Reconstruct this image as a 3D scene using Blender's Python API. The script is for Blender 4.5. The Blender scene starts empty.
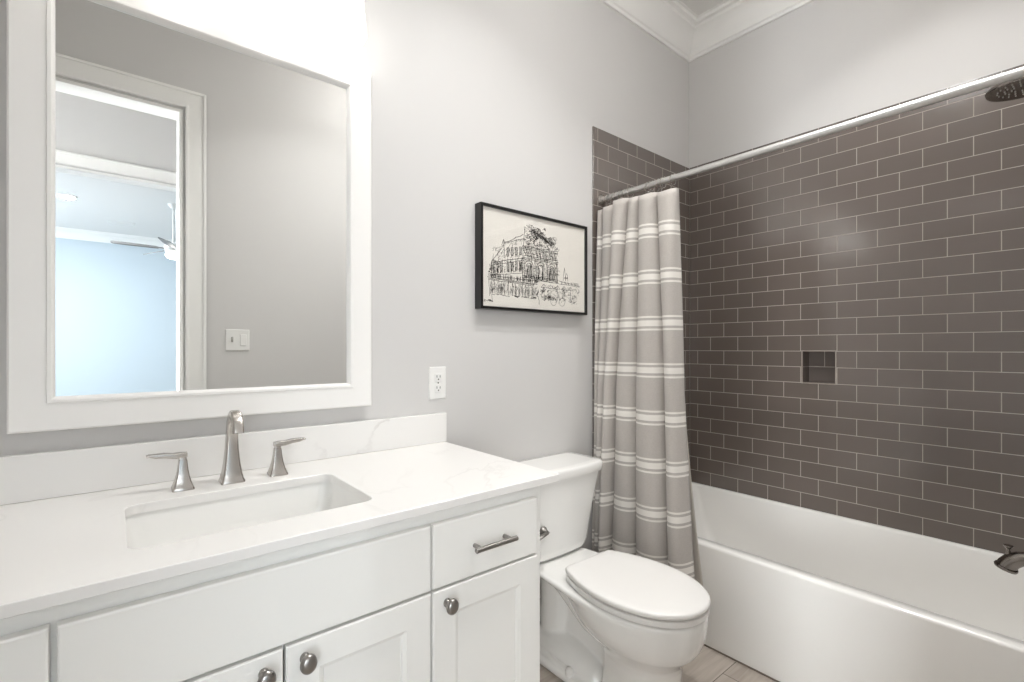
import bpy, bmesh, math, random
from mathutils import Vector
S = bpy.context.scene
COL = S.collection
PI = math.pi
random.seed(4)

# ------------------------------------------------------------------ camera
YAW = math.atan2(584, 483)
cam = bpy.data.cameras.new('camera')
cam.sensor_width = 36.0
cam.lens = 483 / 1024 * 36
cam.shift_y = 7 / 1024
cam.clip_start = 0.01
camo = bpy.data.objects.new('camera', cam)
camo.location = (0, -1.53, 1.19)
camo.rotation_euler = (PI / 2, 0, YAW - PI / 2)
COL.objects.link(camo)
S.camera = camo

# ------------------------------------------------------------------ view and world
vs = S.view_settings
S.display_settings.display_device = 'sRGB'
vs.view_transform = 'Standard'
vs.look = 'None'
vs.exposure = 0.66
vs.gamma = 1.0
vs.use_curve_mapping = False
w = bpy.data.worlds.new('sky')
S.world = w
w.use_nodes = True
bgn = w.node_tree.nodes['Background']
bgn.inputs[0].default_value = (0.62, 0.78, 1.0, 1)
bgn.inputs[1].default_value = 2.0


def area(name, loc, rot, sx, sy, power, color, shape='RECTANGLE'):
    l = bpy.data.lights.new(name, 'AREA')
    l.shape = shape
    l.size = sx
    if shape == 'RECTANGLE':
        l.size_y = sy
    l.energy = power
    l.color = color
    o = bpy.data.objects.new(name, l)
    o.location = loc
    o.rotation_euler = rot
    COL.objects.link(o)
    return o


# bedroom window daylight and recessed lamp; bathroom and hall lamps are added fill
area('window_daylight', (-2.74, -6.4, 1.6), (0, -PI / 2, 0), 1.9, 2.3, 75, (0.80, 0.91, 1.0))
CANS = [(1.95, -1.15, 4.0), (1.0, -0.80, 5.0)]  # unseen bathroom downlights, added to even out the brightness
DOME = (1.36, -1.02)  # unseen dome, added to throw light onto ceiling and crown
DOME_EMIT = 9.5
WARM = (1.0, 1.0, 0.99)
for cx_, cy_, pw in CANS:
    area('added_recessed_lamp', (cx_, cy_, 3.003), (0, 0, 0), 0.13, 0.13, pw, WARM, 'DISK').data.spread = math.radians(115)
area('added_hall_fill', (-1.55, -3.2, 1.42), (PI / 2, 0, 0), 1.5, 2.3, 48, (0.96, 0.985, 1.0))  # invented south hall window's lamp, frontal fill through the doorway
area('added_hall_fill', (-2.85, -2.42, 1.1), (0, -PI / 2, math.radians(14)), 1.7, 0.95, 34, (0.95, 0.98, 1.0)).data.spread = math.radians(60)  # invented west hall window's lamp, fill aimed at the tub apron
area('bedroom_lamp', (-0.42, -6.4, 3.003), (0, 0, 0), 0.14, 0.14, 40, (0.9, 0.96, 1.0), 'DISK')
SHADE_EMIT = 2.1


# ------------------------------------------------------------------ materials
def lin(c):
    return tuple((v / 12.92 if v <= .04045 else ((v + .055) / 1.055) ** 2.4) for v in (x / 255 for x in c)) + (1,)


def nt(name):
    m = bpy.data.materials.new(name)
    m.use_nodes = True
    t = m.node_tree
    return m, t, t.nodes['Principled BSDF']


def node(t, ty, **kw):
    n = t.nodes.new(ty)
    for k, v in kw.items():
        if hasattr(n, k):
            setattr(n, k, v)
        else:
            n.inputs[k.replace('_', ' ')].default_value = v
    return n


def pbr(name, col, rough=.5, metal=0., coat=0., bump=0., bscale=200., spec=.5, var=0.):
    m, t, b = nt(name)
    b.inputs['Base Color'].default_value = col
    b.inputs['Roughness'].default_value = rough
    b.inputs['Metallic'].default_value = metal
    b.inputs['Coat Weight'].default_value = coat
    b.inputs['Coat Roughness'].default_value = .05
    b.inputs['Specular IOR Level'].default_value = spec
    tc = node(t, 'ShaderNodeTexCoord')
    nz = node(t, 'ShaderNodeTexNoise', Scale=bscale, Detail=3.0)
    t.links.new(tc.outputs['Object'], nz.inputs['Vector'])
    if bump:
        bp = node(t, 'ShaderNodeBump', Strength=bump, Distance=.001)
        t.links.new(nz.outputs['Fac'], bp.inputs['Height'])
        t.links.new(bp.outputs['Normal'], b.inputs['Normal'])
    if var:
        mx = node(t, 'ShaderNodeMixRGB', blend_type='MULTIPLY')
        mx.inputs[0].default_value = var
        mx.inputs[1].default_value = col
        t.links.new(nz.outputs['Fac'], mx.inputs[2])
        t.links.new(mx.outputs[0], b.inputs['Base Color'])
    return m


def mth(t, op, a, b=None, c=None):
    n = node(t, 'ShaderNodeMath', operation=op)
    for i, v in enumerate((a, b, c)):
        if v is None:
            continue
        if hasattr(v, 'node'):
            t.links.new(v, n.inputs[i])
        else:
            n.inputs[i].default_value = v
    return n.outputs[0]


M = {}
M['wall'] = pbr('wall_paint', lin((214, 212, 210)), .6, bump=.05, bscale=350)
M['ceil'] = pbr('ceiling_paint', lin((236, 234, 231)), .7, bump=.04)
M['trim'] = pbr('trim_paint', lin((247, 246, 243)), .35)
M['blue'] = pbr('blue_cast_bedroom_paint', lin((205, 216, 223)), .6, bump=.04, bscale=300)  # daylight's blue cast mixed into a pale grey wall colour
M['cab'] = pbr('cabinet_paint', lin((245, 244, 240)), .38, bump=.02, bscale=120)
M['mframe'] = pbr('mirror_frame_paint', lin((249, 247, 244)), .35)
M['porc'] = pbr('porcelain', lin((249, 248, 245)), .12, coat=.6)
M['tub'] = pbr('tub_enamel', lin((245, 243, 239)), .16, coat=.4)
M['seat'] = pbr('seat_plastic', lin((246, 244, 241)), .22)
M['nickel'] = pbr('brushed_nickel', (.54, .51, .48, 1), .25, 1., bump=.02, bscale=600)
M['pewter'] = pbr('pewter', (.32, .305, .29, 1), .30, 1., bump=.02, bscale=500)
M['dknick'] = pbr('dark_nickel', (.25, .225, .205, 1), .2, 1.)
M['rod'] = pbr('satin_chrome', (.66, .65, .64, 1), .42, 1.)
M['plastic'] = pbr('white_plastic', lin((240, 239, 236)), .3)
M['slot'] = pbr('slot_black', (.015, .015, .015, 1), .5)
M['black'] = pbr('black_frame', lin((20, 19, 19)), .3)
M['paper'] = pbr('drawing_paper', lin((232, 228, 220)), .8, bump=.03)
M['ink'] = pbr('ink', lin((52, 49, 47)), .8)
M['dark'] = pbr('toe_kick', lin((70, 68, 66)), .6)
M['caulk'] = pbr('caulk', lin((120, 108, 98)), .7)
M['fanw'] = pbr('fan_blade', lin((112, 110, 108)), .4)
M['liner'] = pbr('liner_cloth', lin((205, 198, 188)), .7, bump=.1, bscale=300)
M['white'] = pbr('white_metal', lin((238, 237, 234)), .4)
M['nozzle'] = pbr('nozzle_rubber', lin((210, 208, 204)), .4)


def emis(name, col, strength):
    m, t, b = nt(name)
    b.inputs['Base Color'].default_value = (.9, .9, .88, 1)
    b.inputs['Emission Color'].default_value = col
    b.inputs['Emission Strength'].default_value = strength
    return m


M['shade'] = emis('opal_shade_glass', (1.0, .98, .95, 1), SHADE_EMIT)
M['lens'] = emis('lamp_lens', (1.0, .96, .9, 1), 12)
M['fanlens'] = emis('fan_lens', (1.0, .97, .93, 1), 4)


def mat_mirror():
    m, t, b = nt('mirror_silver')
    b.inputs['Base Color'].default_value = (.93, .94, .93, 1)
    b.inputs['Metallic'].default_value = 1
    b.inputs['Roughness'].default_value = .0
    return m


M['mirror'] = mat_mirror()


def mat_pane(name, tint=(1, 1, 1, 1)):
    m, t, b = nt(name)
    t.nodes.remove(b)
    out = t.nodes['Material Output']
    tr = node(t, 'ShaderNodeBsdfTransparent')
    tr.inputs[0].default_value = tint
    gl = node(t, 'ShaderNodeBsdfGlossy')
    gl.inputs['Roughness'].default_value = .02
    lw = node(t, 'ShaderNodeLayerWeight')
    fr = mth(t, 'MULTIPLY_ADD', mth(t, 'POWER', lw.outputs['Facing'], 4.0), .45, .018).node
    mx = node(t, 'ShaderNodeMixShader')
    t.links.new(fr.outputs[0], mx.inputs[0])
    t.links.new(tr.outputs[0], mx.inputs[1])
    t.links.new(gl.outputs[0], mx.inputs[2])
    t.links.new(mx.outputs[0], out.inputs['Surface'])
    return m


M['pane'] = mat_pane('picture_glass')


def mat_tile(name, axis, u0, v0, rough=.16, spec=1.0):
    """running bond ceramic tile, axis = world axis along the row ('x' or '-y')"""
    m, t, b = nt(name)
    tc = node(t, 'ShaderNodeTexCoord')
    sp = node(t, 'ShaderNodeSeparateXYZ')
    t.links.new(tc.outputs['Object'], sp.inputs[0])
    u = sp.outputs[0] if axis == 'x' else mth(t, 'MULTIPLY', sp.outputs[1], -1.)
    cb = node(t, 'ShaderNodeCombineXYZ')
    t.links.new(mth(t, 'SUBTRACT', u, u0), cb.inputs[0])
    t.links.new(mth(t, 'SUBTRACT', sp.outputs[2], v0), cb.inputs[1])
    br = node(t, 'ShaderNodeTexBrick', offset=.5, offset_frequency=2, squash=1.)
    br.inputs['Scale'].default_value = 1
    br.inputs['Brick Width'].default_value = .1555
    br.inputs['Row Height'].default_value = .0774
    br.inputs['Mortar Size'].default_value = .0017
    br.inputs['Mortar Smooth'].default_value = .25
    br.inputs['Bias'].default_value = 0.
    br.inputs['Color1'].default_value = lin((111, 101, 95))
    br.inputs['Color2'].default_value = lin((106, 97, 91))
    br.inputs['Mortar'].default_value = lin((178, 168, 158))
    t.links.new(cb.outputs[0], br.inputs['Vector'])
    t.links.new(br.outputs['Color'], b.inputs['Base Color'])
    rg = node(t, 'ShaderNodeMapRange')
    rg.inputs['To Min'].default_value = rough
    rg.inputs['To Max'].default_value = .8
    t.links.new(br.outputs['Fac'], rg.inputs['Value'])
    t.links.new(rg.outputs[0], b.inputs['Roughness'])
    nz = node(t, 'ShaderNodeTexNoise', Scale=9.0, Detail=1.0)
    t.links.new(cb.outputs[0], nz.inputs['Vector'])
    h = mth(t, 'ADD', mth(t, 'MULTIPLY', br.outputs['Fac'], -1.), mth(t, 'MULTIPLY', nz.outputs['Fac'], 1.2))
    bp = node(t, 'ShaderNodeBump', Strength=.55, Distance=.0016)
    t.links.new(h, bp.inputs['Height'])
    t.links.new(bp.outputs['Normal'], b.inputs['Normal'])
    b.inputs['Specular IOR Level'].default_value = spec
    return m


V0 = .478 - .0774 * 8
M['tile_e'] = mat_tile('grey_subway_tile_east', '-y', .6 - .1555 * 4, V0)
M['tile_niche'] = mat_tile('matt_niche_tile', '-y', .6 - .1555 * 4, V0, .6, .25)
M['tile_n'] = mat_tile('grey_subway_tile_north', 'x', 2.619 - .1555 * 12 + .03, V0)


def mat_quartz(name, vein):
    m, t, b = nt(name)
    tc = node(t, 'ShaderNodeTexCoord')
    n1 = node(t, 'ShaderNodeTexNoise', Scale=1.7, Detail=6.0, Distortion=1.6)
    t.links.new(tc.outputs['Object'], n1.inputs['Vector'])
    d = mth(t, 'ABSOLUTE', mth(t, 'SUBTRACT', n1.outputs['Fac'], .5))
    rp = node(t, 'ShaderNodeValToRGB')
    rp.color_ramp.elements[0].position = 0
    rp.color_ramp.elements[0].color = (1, 1, 1, 1)
    rp.color_ramp.elements[1].position = .016
    rp.color_ramp.elements[1].color = (0, 0, 0, 1)
    t.links.new(d, rp.inputs[0])
    n2 = node(t, 'ShaderNodeTexNoise', Scale=2.6, Detail=2.0)
    t.links.new(tc.outputs['Object'], n2.inputs['Vector'])
    rq = node(t, 'ShaderNodeValToRGB')
    rq.color_ramp.elements[0].position = .45
    rq.color_ramp.elements[1].position = .68
    t.links.new(n2.outputs['Fac'], rq.inputs[0])
    f = mth(t, 'MULTIPLY', mth(t, 'MULTIPLY', rp.outputs[0], rq.outputs[0]), vein)
    mx = node(t, 'ShaderNodeMixRGB')
    mx.inputs[1].default_value = lin((243, 241, 238))
    mx.inputs[2].default_value = lin((176, 170, 165))
    t.links.new(f, mx.inputs[0])
    t.links.new(mx.outputs[0], b.inputs['Base Color'])
    b.inputs['Roughness'].default_value = .22
    return m


M['quartz'] = mat_quartz('overexposed_quartz', .14)  # same stone as the splash, veins faded in colour to imitate overexposure
M['quartz_splash'] = mat_quartz('veined_white_quartz', .42)


def mat_floor():
    m, t, b = nt('wood_look_floor_tile')
    tc = node(t, 'ShaderNodeTexCoord')
    mp = node(t, 'ShaderNodeMapping')
    mp.inputs['Location'].default_value = (.12, .66, 0)
    t.links.new(tc.outputs['Object'], mp.inputs[0])
    br = node(t, 'ShaderNodeTexBrick', offset=.37, offset_frequency=2)
    br.inputs['Scale'].default_value = 1
    br.inputs['Brick Width'].default_value = .92
    br.inputs['Row Height'].default_value = .155
    br.inputs['Mortar Size'].default_value = .0016
    br.inputs['Color1'].default_value = lin((186, 176, 166))
    br.inputs['Color2'].default_value = lin((172, 162, 152))
    br.inputs['Mortar'].default_value = lin((96, 88, 80))
    t.links.new(mp.outputs[0], br.inputs['Vector'])
    m2 = node(t, 'ShaderNodeMapping')
    m2.inputs['Scale'].default_value = (3, 46, 1)
    t.links.new(tc.outputs['Object'], m2.inputs[0])
    nz = node(t, 'ShaderNodeTexNoise', Scale=1.2, Detail=5.0, Distortion=.6)
    t.links.new(m2.outputs[0], nz.inputs['Vector'])
    rp = node(t, 'ShaderNodeValToRGB')
    rp.color_ramp.elements[0].position = .3
    rp.color_ramp.elements[0].color = (.72, .70, .68, 1)
    rp.color_ramp.elements[1].position = .65
    t.links.new(nz.outputs['Fac'], rp.inputs[0])
    mx = node(t, 'ShaderNodeMixRGB', blend_type='MULTIPLY')
    mx.inputs[0].default_value = .8
    t.links.new(br.outputs['Color'], mx.inputs[1])
    t.links.new(rp.outputs[0], mx.inputs[2])
    t.links.new(mx.outputs[0], b.inputs['Base Color'])
    b.inputs['Roughness'].default_value = .45
    bp = node(t, 'ShaderNodeBump', Strength=.4, Distance=.002)
    t.links.new(mth(t, 'MULTIPLY', br.outputs['Fac'], -1.), bp.inputs['Height'])
    t.links.new(bp.outputs['Normal'], b.inputs['Normal'])
    return m


M['floor'] = mat_floor()


def mat_curtain():
    m, t, b = nt('striped_curtain_cloth')
    tc = node(t, 'ShaderNodeTexCoord')
    sp = node(t, 'ShaderNodeSeparateXYZ')
    t.links.new(tc.outputs['Object'], sp.inputs[0])
    # object z is measured from the curtain's hem
    ph = mth(t, 'MODULO', mth(t, 'ADD', sp.outputs[2], CURTAIN_PHASE), .197)
    d = mth(t, 'ABSOLUTE', mth(t, 'SUBTRACT', ph, .0985))
    thick = mth(t, 'LESS_THAN', d, .0125)
    thin = mth(t, 'MULTIPLY', mth(t, 'GREATER_THAN', d, .0225), mth(t, 'LESS_THAN', d, .0305))
    st = mth(t, 'MAXIMUM', thick, thin)
    st = mth(t, 'MULTIPLY', st, mth(t, 'LESS_THAN', sp.outputs[2], 1.60))
    wv = node(t, 'ShaderNodeTexNoise', Scale=160.0, Detail=2.0)
    mp = node(t, 'ShaderNodeMapping')
    mp.inputs['Scale'].default_value = (1, 1, 3.0)
    t.links.new(tc.outputs['Object'], mp.inputs[0])
    t.links.new(mp.outputs[0], wv.inputs['Vector'])
    bm_ = node(t, 'ShaderNodeMixRGB')
    bm_.inputs[1].default_value = lin((177, 171, 165))
    bm_.inputs[2].default_value = lin((205, 199, 193))
    t.links.new(wv.outputs['Fac'], bm_.inputs[0])
    mx = node(t, 'ShaderNodeMixRGB')
    mx.inputs[2].default_value = lin((240, 236, 230))
    t.links.new(st, mx.inputs[0])
    t.links.new(bm_.outputs[0], mx.inputs[1])
    t.links.new(mx.outputs[0], b.inputs['Base Color'])
    b.inputs['Roughness'].default_value = .85
    b.inputs['Sheen Weight'].default_value = .15
    bp = node(t, 'ShaderNodeBump', Strength=.25, Distance=.001)
    t.links.new(wv.outputs['Fac'], bp.inputs['Height'])
    t.links.new(bp.outputs['Normal'], b.inputs['Normal'])
    return m


HEM = .16
CURTAIN_PHASE = .197 * 20 + .0985 - (.900 - HEM)
M['curtain'] = mat_curtain()


# ------------------------------------------------------------------ mesh helpers
def wloc(o):
    v = Vector((0, 0, 0))
    while o is not None:
        v += o.location
        o = o.parent
    return v


def mesh_obj(name, bm, mat, parent=None, origin=None, smooth=True, bevel=0., seg=2, angle=35):
    """link bm (world coordinates) as one object; under a parent the origin is the parent's"""
    base = wloc(parent) if parent else Vector(origin or (0, 0, 0))
    bmesh.ops.remove_doubles(bm, verts=bm.verts, dist=1e-6)
    bmesh.ops.recalc_face_normals(bm, faces=bm.faces)
    bm.transform(__import__('mathutils').Matrix.Translation(-base))
    me = bpy.data.meshes.new(name)
    bm.to_mesh(me)
    bm.free()
    mats = mat if isinstance(mat, (list, tuple)) else [mat]
    for m in mats:
        me.materials.append(m)
    o = bpy.data.objects.new(name, me)
    COL.objects.link(o)
    if parent:
        o.parent = parent
    else:
        o.location = base
    if smooth:
        for p in me.polygons:
            p.use_smooth = True
        me.set_sharp_from_angle(angle=math.radians(angle))
    if bevel:
        b = o.modifiers.new('edge', 'BEVEL')
        b.width = bevel
        b.segments = seg
        b.limit_method = 'ANGLE'
        b.angle_limit = math.radians(40)
    return o


def thing(name, label, cat, loc, group=None):
    o = bpy.data.objects.new(name, None)
    o.empty_display_size = .05
    o.location = loc
    COL.objects.link(o)
    return tag(o, label, cat, group)


def tag(o, label, cat, group=None):
    o['label'] = label
    o['category'] = cat
    if group:
        o['group'] = group
    return o


def struct(name, bm, mat, **kw):
    o = mesh_obj(name, bm, mat, **kw)
    o['kind'] = 'structure'
    return o


def nb():
    return bmesh.new()


def box(bm, x0, x1, y0, y1, z0, z1):
    vs_ = [bm.verts.new(p) for p in ((x0, y0, z0), (x1, y0, z0), (x1, y1, z0), (x0, y1, z0),
                                     (x0, y0, z1), (x1, y0, z1), (x1, y1, z1), (x0, y1, z1))]
    for f in ((0, 3, 2, 1), (4, 5, 6, 7), (0, 1, 5, 4), (1, 2, 6, 5), (2, 3, 7, 6), (3, 0, 4, 7)):
        bm.faces.new([vs_[i] for i in f])
    return bm


def loft(bm, rings, cap0=True, cap1=True, closed=True):
    R = [[bm.verts.new(p) for p in r] for r in rings]
    n = len(R[0])
    for a, b in zip(R, R[1:]):
        for i in range(n if closed else n - 1):
            j = (i + 1) % n
            try:
                bm.faces.new((a[i], a[j], b[j], b[i]))
            except ValueError:
                pass
    if cap0:
        bm.faces.new(list(reversed(R[0])))
    if cap1:
        bm.faces.new(R[-1])
    return R


def rrect(x0, x1, y0, y1, r, z, k=6):
    """rounded rectangle in the xy plane, 4*k points, always the same count"""
    pts = []
    for cx, cy, a0 in ((x1 - r, y1 - r, 0), (x0 + r, y1 - r, PI / 2), (x0 + r, y0 + r, PI), (x1 - r, y0 + r, 1.5 * PI)):
        for i in range(k):
            a = a0 + PI / 2 * i / (k - 1)
            pts.append((cx + r * math.cos(a), cy + r * math.sin(a), z))
    return pts


def frame_at(t):
    t = Vector(t).normalized()
    up = Vector((0, 0, 1)) if abs(t.z) < .95 else Vector((0, 1, 0))
    a = t.cross(up).normalized()
    b = a.cross(t).normalized()
    return a, b


def tube(bm, pts, rad, n=12, cap=True, flat=1.0):
    """round tube along a polyline; rad number or list; flat squashes the second axis"""
    pts = [Vector(p) for p in pts]
    rads = rad if isinstance(rad, (list, tuple)) else [rad] * len(pts)
    rings = []
    pa = None
    for i, p in enumerate(pts):
        t = (pts[min(i + 1, len(pts) - 1)] - pts[max(i - 1, 0)]).normalized()
        if pa is None:
            a, b = frame_at(t)
        else:
            a = (pa - t * pa.dot(t)).normalized()
            b = a.cross(t).normalized()
        pa = a
        rings.append([p + (a * math.cos(2 * PI * k / n) + b * flat * math.sin(2 * PI * k / n)) * rads[i] for k in range(n)])
    loft(bm, rings, cap, cap)
    return bm


def lathe(bm, prof, loc, axis='z', n=32, cap=True):
    """prof: list of (radius, height along axis)"""
    rings = []
    L = Vector(loc)
    for r, hgt in prof:
        ring = []
        for k in range(n):
            a = 2 * PI * k / n
            c, s = r * math.cos(a), r * math.sin(a)
            p = {'z': (c, s, hgt), 'y': (c, hgt, s), '-y': (c, -hgt, s), 'x': (hgt, c, s), '-z': (c, s, -hgt)}[axis]
            ring.append(L + Vector(p))
        rings.append(ring)
    loft(bm, rings, cap, cap)
    return bm


def torus(bm, loc, R, r, axis='y', n=20, m=8):
    L = Vector(loc)
    g = []
    for i in range(n):
        a = 2 * PI * i / n
        row = []
        for j in range(m):
            b = 2 * PI * j / m
            q = R + r * math.cos(b)
            u, v, h_ = q * math.cos(a), q * math.sin(a), r * math.sin(b)
            row.append(bm.verts.new(L + Vector({'y': (u, h_, v), 'z': (u, v, h_), 'x': (h_, u, v)}[axis])))
        g.append(row)
    for i in range(n):
        for j in range(m):
            bm.faces.new((g[i][j], g[(i + 1) % n][j], g[(i + 1) % n][(j + 1) % m], g[i][(j + 1) % m]))
    return bm


def sphere(bm, loc, r, sx=1, sy=1, sz=1, n=16):
    mt = __import__('mathutils').Matrix
    bmesh.ops.create_uvsphere(bm, u_segments=n, v_segments=n // 2 + 2, radius=r,
                              matrix=mt.Translation(loc) @ mt.Diagonal((sx, sy, sz, 1)))
    return bm


# ------------------------------------------------------------------ the setting
XW, XB = -.46, 2.619            # west wall face, east wall (tile) face
YS = -1.56                      # south wall face (the doorway wall)
CZ = 3.02                       # ceiling
TT, TB = 2.249, .405            # tile top and tub rim height
XT = 1.827                      # tub apron face

struct('floor', box(nb(), -2.72, 3.32, -8.72, .12, -.08, 0), M['floor'], smooth=False)
struct('ceiling', box(nb(), -2.72, 3.32, -8.72, .12, CZ, CZ + .1), M['ceil'], smooth=False)
struct('wall_north', box(nb(), XW - .12, XB + .15, 0, .12, 0, CZ), M['wall'], smooth=False)
bm = box(nb(), XB, XB + .15, -1.68, 0, TT, CZ)
box(bm, XB + .10, XB + .15, -1.68, 0, 0, TT)
struct('wall_east', bm, M['wall'], smooth=False)
struct('wall_west', box(nb(), XW - .12, XW, -1.56, 0, 0, CZ), M['wall'], smooth=False)
DX0, DX1, DZ = -.43, .284, 2.44
bm = box(nb(), -2.6, DX0, YS - .12, YS, 0, CZ)
box(bm, DX1, XB + .15, YS - .12, YS, 0, CZ)
box(bm, DX0, DX1, YS - .12, YS, DZ, CZ)
struct('wall_south', bm, M['wall'], smooth=False)


def casing(name, x0, x1, ztop, yface, sgn, wd=.104, wl=None, depth=.12):
    """flat casing with an inner bead round an opening, plus the jamb lining"""
    wl = wd if wl is None else wl
    f = lambda d: (yface, yface + sgn * d)
    bm = nb()
    for d, e0, e1 in ((.016, .012, wd), (.022, wd - .012, wd), (.019, .012, .026)):
        y0, y1 = sorted(f(d))
        if e0 < wl:
            box(bm, x0 - min(e1, wl), x0 - e0 + .0, y0, y1, 0, ztop + e1)
        box(bm, x1 + e0, x1 + e1, y0, y1, 0, ztop + e1)
        box(bm, x0 - e0, x1 + e0, y0, y1, ztop + e0, ztop + e1)
    ya, yb = sorted((yface + sgn * .004, yface - sgn * (depth + .004)))
    box(bm, x0 - .0005, x0 + .016, ya, yb, 0, ztop - .016)
    box(bm, x1 - .016, x1 + .0005, ya, yb, 0, ztop - .016)
    box(bm, x0 - .0005, x1 + .0005, ya, yb, ztop - .016, ztop + .0005)
    return struct(name, bm, M['trim'], bevel=.002)


casing('door_1', DX0, DX1, DZ, YS, 1, wl=.028)
HY = -3.0
HX0, HX1, HZ = -.55, .402, 2.435
WX0, WX1, WZ0, WZ1 = -2.32, -.78, .25, 2.6
bm = box(nb(), -2.6, WX0, HY - .12, HY, 0, CZ)
box(bm, WX1, HX0, HY - .12, HY, 0, CZ)
box(bm, WX0, WX1, HY - .12, HY, 0, WZ0)
box(bm, WX0, WX1, HY - .12, HY, WZ1, CZ)
box(bm, HX1, 1.8, HY - .12, HY, 0, CZ)
box(bm, HX0, HX1, HY - .12, HY, HZ, CZ)
struct('wall_hall_south', bm, M['wall'], smooth=False)
bm = box(nb(), -2.72, -2.6, HY - .12, -2.85, 0, CZ)
box(bm, -2.72, -2.6, -1.77, YS, 0, CZ)
box(bm, -2.72, -2.6, -2.85, -1.77, 0, .25)
box(bm, -2.72, -2.6, -2.85, -1.77, 2.0, CZ)
struct('wall_hall_west', bm, M['wall'], smooth=False)
bm = nb()
for y0, y1, z0, z1 in ((-2.85, -2.80, .25, 2.0), (-1.82, -1.77, .25, 2.0), (-2.80, -1.82, .25, .30), (-2.80, -1.82, 1.95, 2.0), (-2.80, -1.82, 1.10, 1.14)):
    box(bm, -2.69, -2.63, y0, y1, z0, z1)
wf = struct('added_window_3', bm, M['trim'], bevel=.003)  # unseen window, made up to let fill light into the hall
gp = mesh_obj('window_pane', box(nb(), -2.664, -2.656, -2.80, -1.82, .30, 1.95), M['pane'], wf, smooth=False)
gp['kind'] = 'structure'
struct('wall_hall_east', box(nb(), 1.8, 1.92, HY - .12, YS - .12, 0, CZ), M['wall'], smooth=False)
casing('door_2', HX0, HX1, HZ, HY, 1, wd=.095)
# bedroom beyond
BY = -8.6
struct('wall_bedroom_south', box(nb(), -2.72, 3.32, BY - .12, BY, 0, CZ), M['blue'], smooth=False)
struct('wall_bedroom_east', box(nb(), 3.2, 3.32, BY, HY - .12, 0, CZ), M['blue'], smooth=False)
bm = box(nb(), -2.72, -2.6, -5.25, HY - .12, 0, CZ)
box(bm, -2.72, -2.6, BY, -7.55, 0, CZ)
box(bm, -2.72, -2.6, -7.55, -5.25, 0, .65)
box(bm, -2.72, -2.6, -7.55, -5.25, 2.55, CZ)
struct('wall_bedroom_west', bm, M['blue'], smooth=False)
bm = nb()
for x0, x1, z0, z1 in ((WX0, WX0 + .05, WZ0, WZ1), (WX1 - .05, WX1, WZ0, WZ1), (WX0 + .05, WX1 - .05, WZ0, WZ0 + .05), (WX0 + .05, WX1 - .05, WZ1 - .05, WZ1),
                       (-1.57, -1.53, WZ0 + .05, WZ1 - .05)):
    box(bm, x0, x1, HY - .09, HY - .04, z0, z1)
wf = struct('added_window_2', bm, M['trim'], bevel=.003)  # unseen south hall window, made up for the doorway fill
gp = mesh_obj('window_pane', box(nb(), WX0 + .05, WX1 - .05, HY - .068, HY - .062, WZ0 + .05, WZ1 - .05), M['pane'], wf, smooth=False)
gp['kind'] = 'structure'
bm = nb()
box(bm, 1.92, 3.32, HY - .12, HY - .02, 0, CZ)
struct('wall_bedroom_north', bm, M['blue'], smooth=False)
bm = nb()
for y0, y1, z0, z1 in ((-7.55, -7.49, .65, 2.55), (-5.31, -5.25, .65, 2.55), (-7.49, -5.31, .65, .71), (-7.49, -5.31, 2.49, 2.55),
                       (-6.43, -6.37, .71, 2.49)):
    box(bm, -2.69, -2.63, y0, y1, z0, z1)
wf = struct('window_1', bm, M['trim'], bevel=.003)
gp = mesh_obj('window_pane', box(nb(), -2.664, -2.656, -7.49, -5.31, .71, 2.49), M['pane'], wf, smooth=False)
gp['kind'] = 'structure'

# crown moulding: one mitred run per wall
CROWN = [(0, -.147), (.010, -.147), (.012, -.132), (.020, -.127), (.026, -.112), (.036, -.088), (.052, -.062),
         (.074, -.042), (.094, -.033), (.099, -.020), (.117, -.017), (.122, -.004), (.134, -.003), (.134, 0), (0, 0)]


def crown(name, x0, x1, y0, y1, side):
    d0 = lambda d: {'n': ((x0 + d, y1 - d), (x1 - d, y1 - d)), 'e': ((x1 - d, y1 - d), (x1 - d, y0 + d)),
                    's': ((x1 - d, y0 + d), (x0 + d, y0 + d)), 'w': ((x0 + d, y0 + d), (x0 + d, y1 - d))}[side]
    rings = [[], []]
    for d, z in CROWN:
        a, b = d0(d)
        rings[0].append((a[0], a[1], CZ + z))
        rings[1].append((b[0], b[1], CZ + z))
    bm = nb()
    loft(bm, rings)
    struct(name, bm, M['trim'], angle=20)


for i, sd in enumerate('nesw'):
    crown('trim_%d' % (i + 1), XW, XB, YS, 0, sd)
crown('trim_5', -2.6, 3.2, BY, HY - .12, 's')

# baseboards
bm = box(nb(), .89, 1.757, -.014, 0, 0, .115)
box(bm, .89, 1.757, -.010, 0, .115, .13)
struct('baseboard_north', bm, M['trim'], bevel=.003)
bm = box(nb(), .39, XT - .002, YS, YS + .014, 0, .115)
box(bm, .39, XT - .002, YS, YS + .010, .115, .13)
struct('baseboard_south', bm, M['trim'], bevel=.003)
bm = box(nb(), -2.6, 3.2, BY, BY + .016, 0, .14)
struct('baseboard_bedroom', bm, M['trim'], bevel=.003)

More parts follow.
